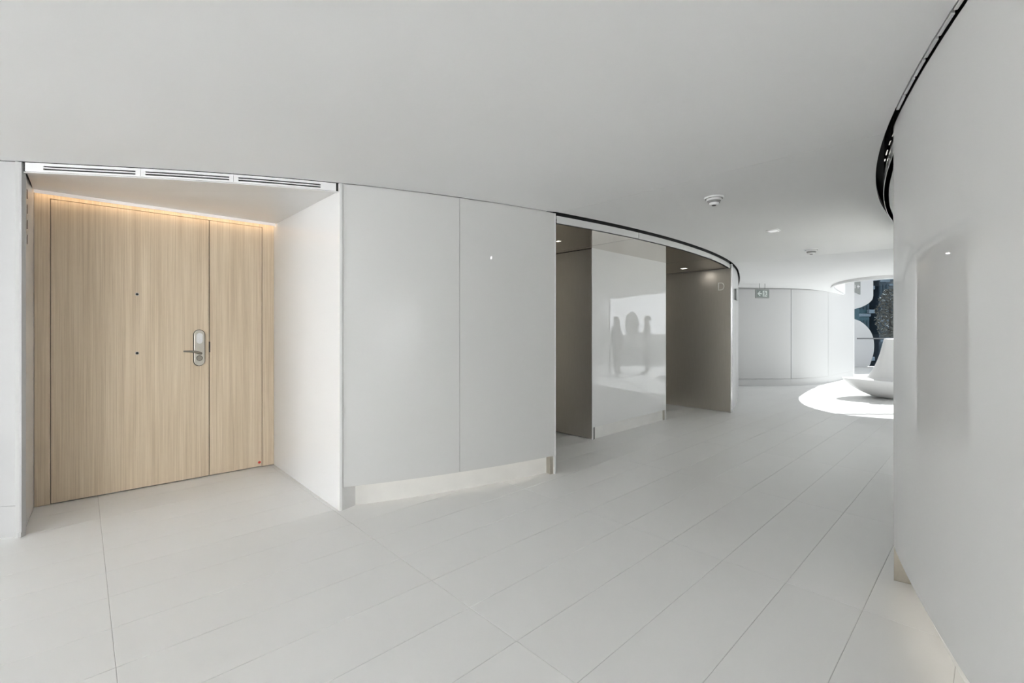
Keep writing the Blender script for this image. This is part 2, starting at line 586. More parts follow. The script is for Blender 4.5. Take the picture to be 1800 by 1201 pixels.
# pier between the lifts
PA, PB = Vector((0.945, 5.385)), Vector((2.225, 6.605))
pt = (PB - PA).normalized(); pn = Vector((-pt.y, pt.x))     # pn points into the core
pl = (PB - PA).length
pf = Fr((PA.x, PA.y, 0), (pt.x, pt.y, 0), (0, 0, 1))        # n points out towards the lobby
box('pier_panel', pf, 0.016, pl - 0.012, 0.145, HB + 0.05, -0.014, 0, M['glass_pier'], wall_left)
box('pier_backing', pf, 0.05, pl - 0.02, 0.145, 2.6, -0.10, -0.016, M['white_matt'], wall_left)
box('pier_toe_kick', pf, 0.01, pl - 0.055, 0, 0.16, -0.06, -0.022, M['toe'], wall_left)
box('end_plate', pf, pl - 0.055, pl - 0.013, 0, 0.145, -0.08, -0.012, M['satin'], wall_left)
box('edge_trim', pf, pl - 0.012, pl, 0, HB, -0.6, 0.001, M['white_solid'], wall_left)
box('edge_trim', pf, 0.002, 0.016, 0, HB, -0.010, 0.001, M['white_solid'], wall_left)

# lift jambs: brushed steel sheets running back from the lobby
JD = (Vector((2.70, 7.85)) - Vector((3.41, 7.10))).normalized()
def jamb(o, length):
    f = Fr((o.x, o.y, 0), (JD.x, JD.y, 0), (0, 0, 1))   # n = u x z
    if f.n.dot(Vector((-1, -1, 0))) < 0:
        return f, -1
    return f, 1
j1f, sg1 = jamb(PA + Vector((0.004, 0.004)), 1)
j2f, sg2 = jamb(Vector((3.425, 7.145)), 1)
def jsheet(name, f, sg, a0, a1, z0, z1, c0, c1, m):
    lo, hi = sorted((sg * c0, sg * c1))
    return box(name, f, a0, a1, z0, z1, lo, hi, m, wall_left)
for f, sg in ((j1f, sg1), (j2f, sg2)):
    jsheet('steel_jamb', f, sg, 0.006, 1.5, 0.012, HB - 0.006, -0.03, 0, M['steel'])
    jsheet('jamb_backing', f, sg, 0.01, 1.5, 0.0, HB + 0.2, -0.06, -0.031, M['gap'])
    jsheet('jamb_edge', f, sg, 0.0, 0.006, 0.0, HB, -0.03, 0.001, M['chrome'])
# wall end beside the second jamb
box('jamb_return', Fr((3.425, 7.145, 0), (JD.x, JD.y, 0), (0, 0, 1)), 0.0, 1.5, 0, 2.335, *sorted((-sg2 * 0.062, -sg2 * 0.03)), M['white_solid'], wall_left)
# letter on the second jamb
def letter_D():
    # outline of the D: stem and bowl, as one ring
    w, h, t = 0.098, 0.125, 0.013
    def bowl(r_h, x0, x1):
        pts = []
        for k in range(17):
            a = -math.pi / 2 + math.pi * k / 16
            pts.append((x0 + (x1 - x0) * max(math.cos(a), 0) ** 0.8, r_h * math.sin(a)))
        return pts
    outer = [(0, -h / 2)] + bowl(h / 2, w * 0.36, w) + [(0, h / 2)]
    inner = [(t, -h / 2 + t)] + bowl(h / 2 - t, w * 0.36, w - t) + [(t, h / 2 - t)]
    n = len(outer)
    # position on the jamb: u runs away from the lobby, so letters read against u
    f = j2f
    def at(p, c):
        return f.p(0.198 - p[0], 1.99 + p[1], sg2 * c)
    vs = [at(p, 0.0003) for p in outer] + [at(p, 0.0003) for p in inner] + [at(p, 0.002) for p in outer] + [at(p, 0.002) for p in inner]
    fs = []
    for i in range(n):
        j = (i + 1) % n
        fs += [(i, j, n + j, n + i), (2 * n + i, 2 * n + j, 3 * n + j, 3 * n + i), (i, j, 2 * n + j, 2 * n + i), (n + i, n + j, 3 * n + j, 3 * n + i)]
    return mesh_obj('letter', vs, fs, M['letter_white'], wall_left)
letter_D()

# polished soffit over the lift bays, in three sheets with seams
deep = 1.35
ff = cut(F, 0, 0.405, 3.42)
soff = [p.copy() for p in offset(ff, 0.004)] + [Vector((3.42, 7.15)) + JD * deep, Vector((2.2, 8.2)), Vector((0.3, 6.4)), Vector((-0.35, 4.9))]
q1a, q1b = px(978, 443, HB), px(1125, 418, HB)
q2a, q2b = px(1177, 463, HB), px(1254.6, 455, HB)
m1, m2 = nrm(q1b, q1a), nrm(q2b, q2a)
if m1.dot(Vector((-1, -1))) < 0: m1 = -m1
if m2.dot(Vector((-1, -1))) < 0: m2 = -m2
for poly in (clip(soff, q1a + m1 * 0.003, m1), clip(clip(soff, q1a - m1 * 0.003, -m1), q2a + m2 * 0.003, m2), clip(soff, q2a - m2 * 0.003, -m2)):
    extrude('soffit_sheet', [tuple(p) for p in poly], FLAT, HB, HB + 0.012, M['mirror'], wall_left)
extrude('soffit_backing', [tuple(p) for p in soff], FLAT, HB + 0.016, HB + 0.04, M['gap'], wall_left)

# lift doors at the back of the bays
def lift_door(name, o, label):
    f = Fr((o.x, o.y, 0), (pt.x, pt.y, 0), (0, 0, 1))
    d = box(name, f, 0, 1.3, 0, HB, -0.06, -0.03, M['gap'])
    tag(d, label, 'lift door', kind='structure')
    for k in range(2):
        box('door_leaf', f, 0.02 + k * 0.63, 0.645 + k * 0.63, 0.008, HB - 0.01, -0.03, 0, M['steel'], d)
    box('sill', f, 0, 1.3, 0, 0.006, 0, 0.06, M['satin'], d)
lift_door('door_2', Vector((0.945, 5.385)) + JD * 0.75 - pt * 1.32, 'brushed steel lift doors behind the first glass wall panel')
lift_door('door_3', Vector((3.425, 7.145)) + JD * 1.3 - pt * 1.32, 'brushed steel lift doors in the bay marked D')

# ------------------------------------------------------------------ door alcove
LF = Vector((-3.075, 2.868)); LBk = Vector((-3.487, 3.332)); RF = Vector((ALC_R, 3.272)); RBk = Vector((-2.294, 4.405))
dt = (Vector((-2.294, 4.405)) - Vector((-3.42, 3.392))).normalized()
df = Fr((-3.487, 3.332, 0), (dt.x, dt.y, 0), (0, 0, 1))     # n towards the lobby
def t_at(u):
    r = (u - 900) / FPX
    o = df.o
    return (r * o.y - o.x) / (dt.x - r * dt.y)
T_END = t_at(481.5)
wall_alcove = extrude('wall_alcove', [tuple(RBk + (RBk - RF).normalized() * 0.15), tuple(RF), tuple(RF + Vector((0.014, 0.006))), tuple(RF + Vector((0.10, 0.16))), tuple(RBk + (RBk - RF).normalized() * 0.15 + Vector((0.12, 0.16)))], FLAT, 0, CZ - 0.003, M['white_solid'])
tag(wall_alcove, 'glossy white side wall of the recess with the timber door', 'wall', kind='structure')
# left jamb with the four slots
lu = (LBk - LF).normalized()
lfz = Fr((LF.x, LF.y, 0), (lu.x, lu.y, 0), (0, 0, 1))
LL = (LBk - LF).length
nL = lfz.n
sgL = 1 if nL.x > 0 else -1     # side facing the recess
lo, hi = sorted((0, -sgL * 0.03))
lj = extrude('jamb_panel', rect(0, 0, LL + 0.1, CZ - 0.003), lfz, lo, hi, M['white_solid'], wall_alcove)
# slots seen at x=47, one below the other
def slot_t(u):
    r = (u - 900) / FPX
    return (r * LF.y - LF.x) / (lu.x - r * lu.y)
tm = slot_t(47.5)
Ys = LF.y + lu.y * tm
for v0, v1 in ((333, 350), (359.5, 376), (387, 403), (413, 429.5)):
    z1 = H + (HZ - v0) / FPX * Ys; z0 = H + (HZ - v1) / FPX * Ys
    rr = stadium(0.030, z1 - z0, 6)
    c0, c1 = sorted((sgL * 0.0002, sgL * 0.0022))
    fr = Fr(lfz.p(tm, (z0 + z1) / 2), lfz.u, lfz.v)
    o = extrude('vent_slot', rr, fr, c0, c1, M['slotgrey'], wall_alcove)
# soffit over the recess
def soff_z(x, y):
    d = (Vector((x, y)) - LF).dot(Vector((-dt.y, dt.x)))
    return 2.297 + 0.020 * min(max(d / 0.8, 0), 1)
fc = cut(F, 0, LF.x + 0.003, RF.x - 0.003)
sp = [p for p in offset(fc, 0.034)] + [RBk, LBk]
strip('soffit_lip', offset(fc, 0.0095), 2.290, 2.2965, 0.026, M['white_solid'], wall_alcove)
extrude('soffit', [tuple(p) for p in sp], FLAT, soff_z, 2.35, M['white_solid'], wall_alcove)
# door wall timber and frame
door = box('door_1', df, -0.05, T_END + 0.05, 0, 2.5, -0.09, -0.06, M['gap'])
tag(door, 'pale oak entrance door with a narrow side leaf', 'door', kind='structure')
tA, tB, tC = t_at(89.5), t_at(368), t_at(460.5)
DT = 2.271
box('frame', df, 0.002, tA - 0.004, 0.004, 2.313, -0.06, 0.0, M['wood'], door)
box('frame', df, tC + 0.003, T_END, 0.004, 2.313, -0.06, 0.0, M['wood'], door)
box('frame', df, tA - 0.004, tC + 0.003, DT + 0.003, 2.313, -0.06, 0.0, M['wood'], door)
leaf = box('main_leaf', df, tA, tB - 0.003, 0.008, DT, -0.055, -0.002, M['wood'], door, 0.0015)
side = box('side_leaf', df, tB + 0.003, tC - 0.001, 0.008, DT, -0.055, -0.002, M['wood'], door, 0.0015)
# strike gap between the leaves
def dz(u, v):
    t = t_at(u); Y = df.o.y + dt.y * t
    return t, H - (v - HZ) / FPX * Y
ts, z1 = dz(369, 601); _, z0 = dz(369, 619)
box('strike_plate', df, tB - 0.004, tB + 0.006, z0, z1, -0.004, 0.001, M['dark'], door)
for v in (517.5, 621):
    t, z = dz(241, v)
    f = Fr(df.p(t, z, -0.002), df.u, df.v)
    ph = lathe('peephole', [(0.0135, 0), (0.0135, 0.003), (0.010, 0.0035), (0.009, 0.002)], f, 20, M['satin'], leaf)
    lathe('lens', [(0.0095, 0.0), (0.0095, 0.0026), (0.006, 0.0032)], f, 16, M['dark'], ph)
# lock: rounded plate, keypad, lever and cylinder
t, zt = dz(350.5, 580.5); _, zb = dz(350.5, 642.5)
wpl = (t_at(359.5) - t_at(341)) * 0.98
lf = Fr(df.p(t_at(350.0), (zt + zb) / 2, -0.002), df.u, df.v)
plate = extrude('lock_plate', stadium(wpl, zt - zb), lf, 0, 0.022, M['satin'], leaf)
bevel(plate, 0.003)
extrude('shadow_outline', stadium(wpl + 0.010, zt - zb + 0.010), lf, 0, 0.006, M['dark'], leaf)  # dark backplate drawn as the shadow line round the lock plate
M['nickel_dark'] = plain('dark_nickel', (0.30, 0.28, 0.24, 1), 0.3, metal=1.0)
kp = extrude('keypad', [(a + 0.001, b + (zt - zb) * 0.27) for a, b in stadium(wpl * 0.60, (zt - zb) * 0.30)], lf, 0.022, 0.026, M['white_plastic'], leaf)
bevel(kp, 0.002)
for r in range(3):
    for c in range(2):
        extrude('key', circle(0.0055, 10, -0.010 + 0.021 * c, (zt - zb) * (0.21 + 0.055 * r)), lf, 0.026, 0.0268, M['diffuser'], plate)
hz_ = -(zt - zb) * 0.115
tube('lever', [lf.p(0.006, hz_ - 0.012, 0.022), lf.p(0.006, hz_ - 0.012, 0.05), lf.p(-0.006, hz_ - 0.009, 0.058), lf.p(-0.04, hz_ + 0.004, 0.06), lf.p(-0.075, hz_ + 0.008, 0.06), lf.p(-0.118, hz_ + 0.010, 0.056)],
     [0.012, 0.012, 0.012, 0.010, 0.008, 0.006], M['nickel_dark'], leaf, 12)
cy = lathe('cylinder', [(0.024, 0.022), (0.024, 0.026), (0.020, 0.030), (0.013, 0.030), (0.013, 0.027), (0.004, 0.027)], Fr(lf.p(0.0, -(zt - zb) * 0.29, 0), lf.u, lf.v), 24, M['nickel_dark'], leaf)
t, z = dz(456, 813)
extrude('sticker', circle(0.012, 16, t, z), df, -0.0019, -0.0008, M['red'], side)
# light line above the door
strip_l = empty('linear_light', df.p(T_END / 2, 2.29, 0.02))
tag(strip_l, 'warm white linear light running above the oak door', 'light')
o = box('lens_front', df, 0.004, T_END - 0.004, 2.2875, 2.316, 0.066, 0.072, M['led_front'], strip_l)
o = box('lens_down', df, 0.01, T_END - 0.01, 2.3005, 2.315, 0.030, 0.064, M['led_down'], strip_l)

# front wall left of the recess
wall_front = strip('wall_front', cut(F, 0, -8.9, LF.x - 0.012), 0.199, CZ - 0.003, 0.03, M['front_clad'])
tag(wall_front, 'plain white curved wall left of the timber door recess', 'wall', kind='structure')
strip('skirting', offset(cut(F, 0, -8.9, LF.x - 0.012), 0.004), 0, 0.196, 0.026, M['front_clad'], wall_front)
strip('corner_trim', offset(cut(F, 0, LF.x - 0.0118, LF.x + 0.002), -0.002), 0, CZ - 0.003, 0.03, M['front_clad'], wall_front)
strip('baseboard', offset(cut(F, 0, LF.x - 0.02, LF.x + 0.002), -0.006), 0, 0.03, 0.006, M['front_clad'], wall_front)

# slot diffusers along the front edge of the recess
trim = strip('trim_1', offset(cut(F, 0, LF.x + 0.004, RF.x - 0.004), 0.0105), 2.297, 2.5, 0.02, M['black'])
tag(trim, 'dark duct trim behind the slot diffusers', 'trim', kind='structure')
def fx(u):
    return x_at_ray((u - 900) / FPX).x
def diffuser(u0, u1, u2, u3, label):
    """frame from u0 to u3, open slots from u1 to u2"""
    x0, x1, x2, x3 = fx(u0), fx(u1), fx(u2), fx(u3)
    c = cut(F, 0, x0, x3)[0]
    e = empty('slot_diffuser', (c.x, c.y, 2.297))
    tag(e, label, 'air diffuser', 'slot air diffusers over the timber door')
    zz = [2.297, 2.3085, 2.3185, 2.3255, 2.3345, CZ - 0.004]
    for k in (0, 2, 4):
        strip('frame_rail', cut(F, 0, x0 + 0.001, x3 - 0.001), zz[k], zz[k + 1], 0.009, M['diffuser'], e)
    for a, b in ((x0 + 0.001, x1), (x2, x3 - 0.001)):
        for k in (1, 3):
            strip('end_block', offset(cut(F, 0, a, b), 0.0004), zz[k], zz[k + 1], 0.009, M['diffuser'], e)
diffuser(43.5, 76, 238, 246.5, 'white two-slot air diffuser over the door, beside the jamb with four vent slots')
diffuser(246.5, 255, 403, 410.5, 'white two-slot air diffuser over the door, middle one of three in the row')
diffuser(410.5, 418.5, 563.5, 591, 'white two-slot air diffuser over the door, next to the tall glass wall panels')

# ------------------------------------------------------------------ right core
GE = 2.34          # far edge of the near glass panel (Y)
wall_right = strip('wall_right', offset(cut(G, 1, -8.5, GE - 0.05), -0.20), 0, 2.6, -0.05, M['white_matt'])
tag(wall_right, 'convex glossy white glass wall facing the lift bays', 'wall', kind='structure')
ys = [-8.5, -7.2, -6.0, -4.8, -3.6, -2.4, -1.2, 0.0, GE]
for a, b in zip(ys, ys[1:]):
    strip('glass_panel', cut(G, 1, a + 0.0012, b - 0.0012), 0.195, 2.340, -0.014, M['glass_white'], wall_right)
strip('toe_kick', offset(cut(G, 1, -8.5, GE - 0.03), -0.09), 0, 0.28, -0.02, M['toe'], wall_right)
strip('toe_kick_light', offset(cut(G, 1, -8.5, GE - 0.06), -0.02), 0.235, 0.241, -0.05, M['toe_led'], wall_right)
strip('glass_backing', offset(cut(G, 1, -8.5, GE - 0.01), -0.016), 0.195, 2.335, -0.02, M['grey_plastic'], wall_right)
# return of the glass edge into the bay
ge = cut(G, 1, GE, 2.5)
gt = (ge[1] - ge[0]).normalized(); gn = Vector((gt.y, -gt.x))
gf = Fr((ge[0].x, ge[0].y, 0), (gn.x, gn.y, 0), (0, 0, 1))
sE = 1 if gf.n.dot(Vector((gt.x, gt.y, 0))) > 0 else -1
box('end_plate', gf, 0.006, 0.2, 0.004, 0.215, *sorted((sE * 0.030, sE * 0.035)), M['satin'], wall_right)
box('edge_return', gf, 0.014, 1.45, 0.205, 2.33, *sorted((0.0, -0.04 * (1 if gf.n.dot(Vector((gt.x, gt.y, 0))) > 0 else -1))), M['white_solid'], wall_right)
# header over the bay beyond
hy = [GE + 0.012, 3.475, 4.6, 5.5]
for a, b in zip(hy, hy[1:]):
    strip('header_panel', cut(GH, 1, a + 0.002, b - 0.002), HB, 2.325, -0.03, M['header'], wall_right)
strip('header_backing', offset(cut(GH, 1, GE + 0.02, 5.5), -0.032), HB + 0.005, 2.5, -0.03, M['black'], wall_right)
# slot above: black channel with bright trim segments
strip('slot_channel', offset(cut(G, 1, -8.5, 6.9), -0.026), 2.327, 2.60, -0.01, M['black'], wall_right)
y = 0.3
yk = [0.98, 1.115, 1.25, 1.385, 1.518, 1.651, 1.783, 1.912, 2.056, 2.20]
for a, b in zip(yk, yk[1:]):
    strip('slot_trim', offset(cut(G, 1, a - 0.012 + 0.010, b - 0.012 - 0.010), 0.015), 2.351, 2.40, -0.010, M['white_plastic'], wall_right)
for a, b in ((2.42, 2.48), (2.53, 2.59), (2.66, 2.74), (2.80, 2.84)):
    strip('slot_trim', offset(cut(G, 1, a, b), -0.012), 2.345, 2.42, -0.006, M['mirror'], wall_right)
# bay behind the header, with unseen glazing added at its back for light
rb0, rb1 = Vector((3.1, 1.9)), Vector((6.1, 4.2))
rs = [p for p in offset(cut(GH, 1, GE + 0.02, 5.45), -0.004)] + [rb1 + Vector((0.15, -0.15)), rb0 + Vector((-0.2, -0.5))]
extrude('bay_soffit', [tuple(p) for p in rs], FLAT, HB, HB + 0.03, M['ceiling'], wall_right)
rt = (rb1 - rb0).normalized(); rl = (rb1 - rb0).length
rf = Fr((rb0.x, rb0.y, 0), (rt.x, rt.y, 0), (0, 0, 1))
BW0 = rl * 0.45
box('bay_wall', rf, -0.5, BW0, 0, HB, -0.05, 0.0, M['white_matt'], wall_right)
bay = box('added_window_2', rf, BW0, rl, 0.08, HB, -0.007, 0.007, M['added_bay_glass'])
tag(bay, 'unseen glazing added in the bay behind the right glass wall for daylight', 'window', kind='structure')
for k in range(4):
    a_ = BW0 + k * (rl - BW0 - 0.05) / 3
    box('mullion', rf, a_, a_ + 0.05, 0.0, HB, -0.05, 0.03, M['satin'], bay)
box('sill', rf, BW0, rl, 0, 0.08, -0.05, 0.05, M['satin'], bay)
jl = (Vector((4.98, 5.44)) - rb1).length
jd_ = (Vector((4.98, 5.44)) - rb1).normalized()
box('bay_side', Fr((rb1.x, rb1.y, 0), (jd_.x, jd_.y, 0), (0, 0, 1)), 0, jl, 0, HB, 0.0, 0.04, M['white_matt'], wall_right)
strip('wall_panel', cut(G, 1, 5.46, 6.9), 0, 2.335, -0.04, M['white_solid'], wall_right)

# ------------------------------------------------------------------ far wall
BW = [Vector(p) for p in crom([(4.2, 10.62), (5.25, 10.56), (6.45, 10.60), (7.1, 10.8), (7.78, 11.22), (8.6, 11.9), (9.45, 12.6)], 6)]
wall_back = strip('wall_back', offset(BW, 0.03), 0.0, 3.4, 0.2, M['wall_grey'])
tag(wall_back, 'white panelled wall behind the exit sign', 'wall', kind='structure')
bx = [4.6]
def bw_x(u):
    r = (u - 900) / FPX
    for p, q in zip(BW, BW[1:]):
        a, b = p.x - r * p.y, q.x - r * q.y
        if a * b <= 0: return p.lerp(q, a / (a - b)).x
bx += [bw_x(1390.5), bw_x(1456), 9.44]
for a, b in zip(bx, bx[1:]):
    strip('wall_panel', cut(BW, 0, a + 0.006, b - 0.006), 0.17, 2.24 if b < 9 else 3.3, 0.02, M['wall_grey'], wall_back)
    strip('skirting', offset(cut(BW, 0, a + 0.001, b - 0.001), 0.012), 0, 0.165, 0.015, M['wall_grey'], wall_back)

# ------------------------------------------------------------------ unseen glazing behind the camera, added for daylight
WY = -8.6
win = box('added_window_1', FLAT, -7.05, -6.95, -4.4, 0.5, 0, 0.06, M['satin'])
tag(win, 'unseen glazed side of the lobby, added for daylight', 'window', kind='structure')
for k in range(6):
    y = -4.4 + k * 0.97
    box('mullion', FLAT, -7.05, -6.95, y, y + 0.05, 0.06, 2.355, M['satin'], win)
we = box('wall_end', FLAT, -7.1, -7.0, 0.5, 3.0, 0, 2.6, M['white_matt'])
box('wall_end_panel', FLAT, -7.1, -7.0, WY, -4.4, 0, 2.6, M['white_matt'], we)
tag(we, 'plain white end wall of the lobby', 'wall', kind='structure')
wr = box('wall_rear', FLAT, -7.0, -3.2, WY - 0.05, WY + 0.05, 0, 2.6, M['white_matt'])
box('wall_rear_panel', FLAT, -0.2, 1.6, WY - 0.05, WY + 0.05, 0, 2.6, M['white_matt'], wr)
tag(wr, 'white wall at the rear of the lobby', 'wall', kind='structure')
win5 = box('added_window_5', FLAT, -3.2, -0.2, WY - 0.05, WY + 0.05, 0, 0.06, M['satin'])
tag(win5, 'unseen glazed rear of the lobby, added for daylight', 'window', kind='structure')
for k in range(3):
    x = -3.2 + k * 1.47
    box('mullion', FLAT, x, x + 0.05, WY - 0.05, WY + 0.05, 0.06, 2.355, M['satin'], win5)

# ------------------------------------------------------------------ hall around the sunlit seating; unseen glass roof added to dim the sky
RZ = 4.2
hall = strip('wall_hall', list(reversed(E)), 2.62, RZ, 0.05, M['white_matt'])
tag(hall, 'white upstand above the curved ceiling edge', 'wall', kind='structure')
box('hall_front', FLAT, 9.4, 15.1, 6.5, 6.6, 0, RZ, M['white_matt'], hall)
box('hall_side', FLAT, 9.42, 9.5, 6.5, 7.16, 2.3, RZ, M['white_matt'], hall)
box('hall_link', Fr((9.4, 12.55, 0), (0.17, 1, 0), (0, 0, 1)), 0, 3.6, 0, RZ, -0.1, 0.0, M['white_matt'], hall)
strip('hall_back', [Vector((8.5, 11.86)), Vector((9.45, 12.63))], 2.3, RZ, 0.1, M['white_matt'], hall)
roof = box('added_window_3', FLAT, 6.5, 15.1, 6.5, 16.1, RZ + 0.06, RZ + 0.075, M['solar'])
tag(roof, 'unseen tinted glass roof added to dim the sky over the sunlit seating', 'window', kind='structure')
for k in range(4):
    y = 6.55 + k * 3.17
    box('glazing_bar', FLAT, 6.5, 15.1, y, y + 0.05, RZ, RZ + 0.059, M['white_matt'], roof)
box('hall_parapet', FLAT, 15.0, 15.1, 6.5, 16.1, 0, 1.12, M['white_matt'], hall)
box('hall_lintel', FLAT, 15.0, 15.1, 6.5, 16.1, 3.1, RZ, M['white_matt'], hall)
box('sun_block', FLAT, 15.1, 19.2, 6.0, 19.5, RZ, RZ + 0.12, M['white_matt'], roof)  # unseen slab added to keep direct sun off the hall side glass
sidew = box('window_4', FLAT, 15.04, 15.055, 6.5, 16.1, 1.12, 3.1, M['side_glass'])
tag(sidew, 'tinted glass side of the sunlit seating', 'window', kind='structure')
# black walls added out of view to stop sky light leaking through the cores
light_block = strip('wall_light_block', [Vector(p) for p in ((-7.2, 3.0), (-11.9, 3.0), (-11.9, 11.4), (4.6, 11.4), (5.6, 10.85))], 0, 2.62, 0.05, M['black'])
strip('light_block_side', [Vector((1.9, -8.6)), Vector((3.2, -5.0)), Vector((3.1, 1.55))], 0, 2.62, 0.05, M['black'], light_block)
strip('light_block_far', [Vector((6.2, 4.28)), Vector((9.5, 6.6)), Vector((9.5, 7.0))], 0, 2.62, 0.05, M['black'], light_block)
tag(light_block, 'unseen black wall added to block sky light behind the cores', 'wall', kind='structure')

# ------------------------------------------------------------------ ceiling fittings
def detector_at(x, y, s, label):
    e = empty('smoke_detector', (x, y, CZ))
    tag(e, label, 'smoke detector', 'stepped detectors on the ceiling')
    f = Fr((x, y, CZ), (1, 0, 0), (0, -1, 0))      # n points down
    lathe('base_ring', [(0.072 * s, 0), (0.072 * s, 0.008), (0.066 * s, 0.012), (0.052 * s, 0.012)], f, 40, M['diffuser'], e)
    lathe('middle_ring', [(0.056 * s, 0.014), (0.056 * s, 0.026), (0.050 * s, 0.030), (0.036 * s, 0.030)], f, 40, M['diffuser'], e)
    lathe('groove', [(0.0665 * s, 0.0121), (0.0665 * s, 0.0135), (0.057 * s, 0.0135)], f, 40, M['grey_plastic'], e)
    lathe('groove', [(0.0505 * s, 0.0301), (0.0505 * s, 0.0318), (0.039 * s, 0.0318)], f, 40, M['grey_plastic'], e)
    lathe('neck', [(0.044 * s, 0.011), (0.044 * s, 0.046)], f, 24, M['grey_plastic'], e)
    lathe('head', [(0.038 * s, 0.034), (0.038 * s, 0.048), (0.030 * s, 0.062), (0.018 * s, 0.064)], f, 32, M['diffuser'], e)
    lathe('sensor', [(0.017 * s, 0.0642), (0.015 * s, 0.067), (0.006 * s, 0.068)], f, 20, M['dark'], e)
p = px(1255, 347, CZ)
detector_at(p.x, p.y, 1.0, 'round stepped ceiling detector in front of the white pier between the lifts')
p = px(1426, 438.5, CZ)
detector_at(p.x, p.y, 1.12, 'round stepped ceiling detector close to the far ceiling seam and exit sign')
p = px(1360, 405, CZ)
e = empty('emergency_light', (p.x, p.y, CZ))
tag(e, 'small square white emergency light set in the ceiling', 'ceiling light')
f = Fr((p.x, p.y, CZ), (DA.x, DA.y, 0), (DA.y, -DA.x, 0))
o = extrude('housing', rect(-0.055, -0.055, 0.055, 0.055), f, 0.0, 0.010, M['white_plastic'], e); bevel(o, 0.004)
extrude('lens', rect(-0.04, -0.04, 0.04, 0.04), f, 0.010, 0.014, M['lamp_off'], e)
# downlights in the polished soffit
def soffit_light(p, s, label, power):
    e = empty('downlight', (p.x, p.y, HB))
    tag(e, label, 'downlight', 'downlights in the lift bay soffits')
    f = Fr((p.x, p.y, HB), (JD.x, JD.y, 0), (JD.y, -JD.x, 0))
    extrude('rim', rect(-0.045 * s, -0.045 * s, 0.045 * s, 0.045 * s), f, 0.0002, 0.003, M['satin'], e)
    extrude('lens', rect(-0.036 * s, -0.036 * s, 0.036 * s, 0.036 * s), f, 0.003, 0.0042, M['downlight'], e)
    ld = bpy.data.lights.new('downlight_lamp', 'AREA')
    ld.shape = 'SQUARE'; ld.size = 0.07 * s; ld.energy = power; ld.color = (1.0, 0.96, 0.90)
    lo_ = bpy.data.objects.new('downlight_lamp', ld); COL.objects.link(lo_)
    lo_.location = (p.x, p.y, HB - 0.006)
    setparent(lo_, e)
soffit_light(px(1202, 472, HB), 1.0, 'small square downlight in the soffit of the lift bay marked D', 0.5)
soffit_light(px(981, 424, HB), 0.55, 'small bright downlight in the soffit beside the first glass wall panel', 0.5)

# exit sign
ey = 9.75
def at_y(u, v, Y):
    return Vector(((u - 900) / FPX * Y, Y, H - (v - HZ) / FPX * Y))
c = at_y(1340.5, 516.5, ey)
ang = math.radians(14)
ef = Fr(c, (math.cos(ang), math.sin(ang), 0), (0, 0, 1))    # n towards the camera
sg = empty('exit_sign', (c.x, c.y, c.z - 0.1))
tag(sg, 'grey green exit sign with an arrow and running figure on the far ceiling', 'exit sign')
M['sign'] = plain('sign_green_grey', lin(140, 150, 145), 0.4)
M['sign_frame'] = plain('sign_frame_grey', lin(165, 168, 165), 0.4)
M['sign_mark'] = plain('sign_mark_pale', lin(225, 232, 228), 0.5)
hw, hh = 0.172, 0.098
def rrect(w, h, r, n=5):
    pts = []
    for cx, cy_, a0 in ((w - r, h - r, 0), (-w + r, h - r, 90), (-w + r, -h + r, 180), (w - r, -h + r, 270)):
        for k in range(n + 1):
            a = math.radians(a0 + 90 * k / n)
            pts.append((cx + r * math.cos(a), cy_ + r * math.sin(a)))
    return pts
extrude('frame', rrect(hw, hh, 0.02), ef, -0.025, 0.0, M['sign_frame'], sg)
extrude('face', rect(-hw + 0.022, -hh + 0.024, hw - 0.022, hh - 0.022), ef, 0.0, 0.003, M['sign'], sg)
ar = [(-0.135, 0), (-0.075, 0.055), (-0.058, 0.042), (-0.090, 0.012), (-0.022, 0.012), (-0.022, -0.012), (-0.090, -0.012), (-0.058, -0.042), (-0.075, -0.055)]
extrude('arrow', ar, ef, 0.003, 0.005, M['sign_mark'], sg)
dr = extrude('doorway', rect(0.0, -0.062, 0.115, 0.064), ef, 0.003, 0.0042, M['sign_mark'], sg)
def limb(pts, w, name):
    # flat bar along a polyline
    L, R_ = [], []
    P = [Vector(q) for q in pts]
    for i, q in enumerate(P):
        t = (P[min(i + 1, len(P) - 1)] - P[max(i - 1, 0)]).normalized()
        nn = Vector((-t.y, t.x)) * w / 2
        L.append(tuple(q + nn)); R_.append(tuple(q - nn))
    return extrude(name, L + R_[::-1], ef, 0.0042, 0.0058, M['sign'], sg)
extrude('figure_head', circle(0.011, 12, 0.048, 0.043), ef, 0.0042, 0.0058, M['sign'], sg)
limb([(0.052, 0.030), (0.062, -0.008)], 0.022, 'figure_body')
limb([(0.052, 0.026), (0.030, 0.012), (0.018, 0.022)], 0.008, 'figure_arm')
limb([(0.056, 0.026), (0.082, 0.014), (0.090, -0.004)], 0.008, 'figure_arm')
limb([(0.060, -0.008), (0.038, -0.026), (0.030, -0.054)], 0.011, 'figure_leg')
limb([(0.062, -0.008), (0.078, -0.032), (0.100, -0.040)], 0.011, 'figure_leg')
zt_ = far_z(c.x, c.y) 
for hx in (-0.07, 0.07):
    box('hanger', ef, hx - 0.004, hx + 0.004, hh, zt_ - c.z, -0.016, -0.008, M['sign_frame'], sg)
# small bracket detector on the far wall
# call plate on the wall beyond the second lift
q = x_at_ray((1291.2 - 900) / FPX)
z1 = H + (HZ - 508) / FPX * q.y; z0 = H + (HZ - 527) / FPX * q.y
cpn = cut(F, 0, q.x, q.x + 0.14)
cp = strip('lift_sign', offset(cpn, -0.028), z0, z1, 0.026, M['sign_frame'])
tag(cp, 'slim grey plate on the white wall end beside the lift bay marked D', 'wall sign')

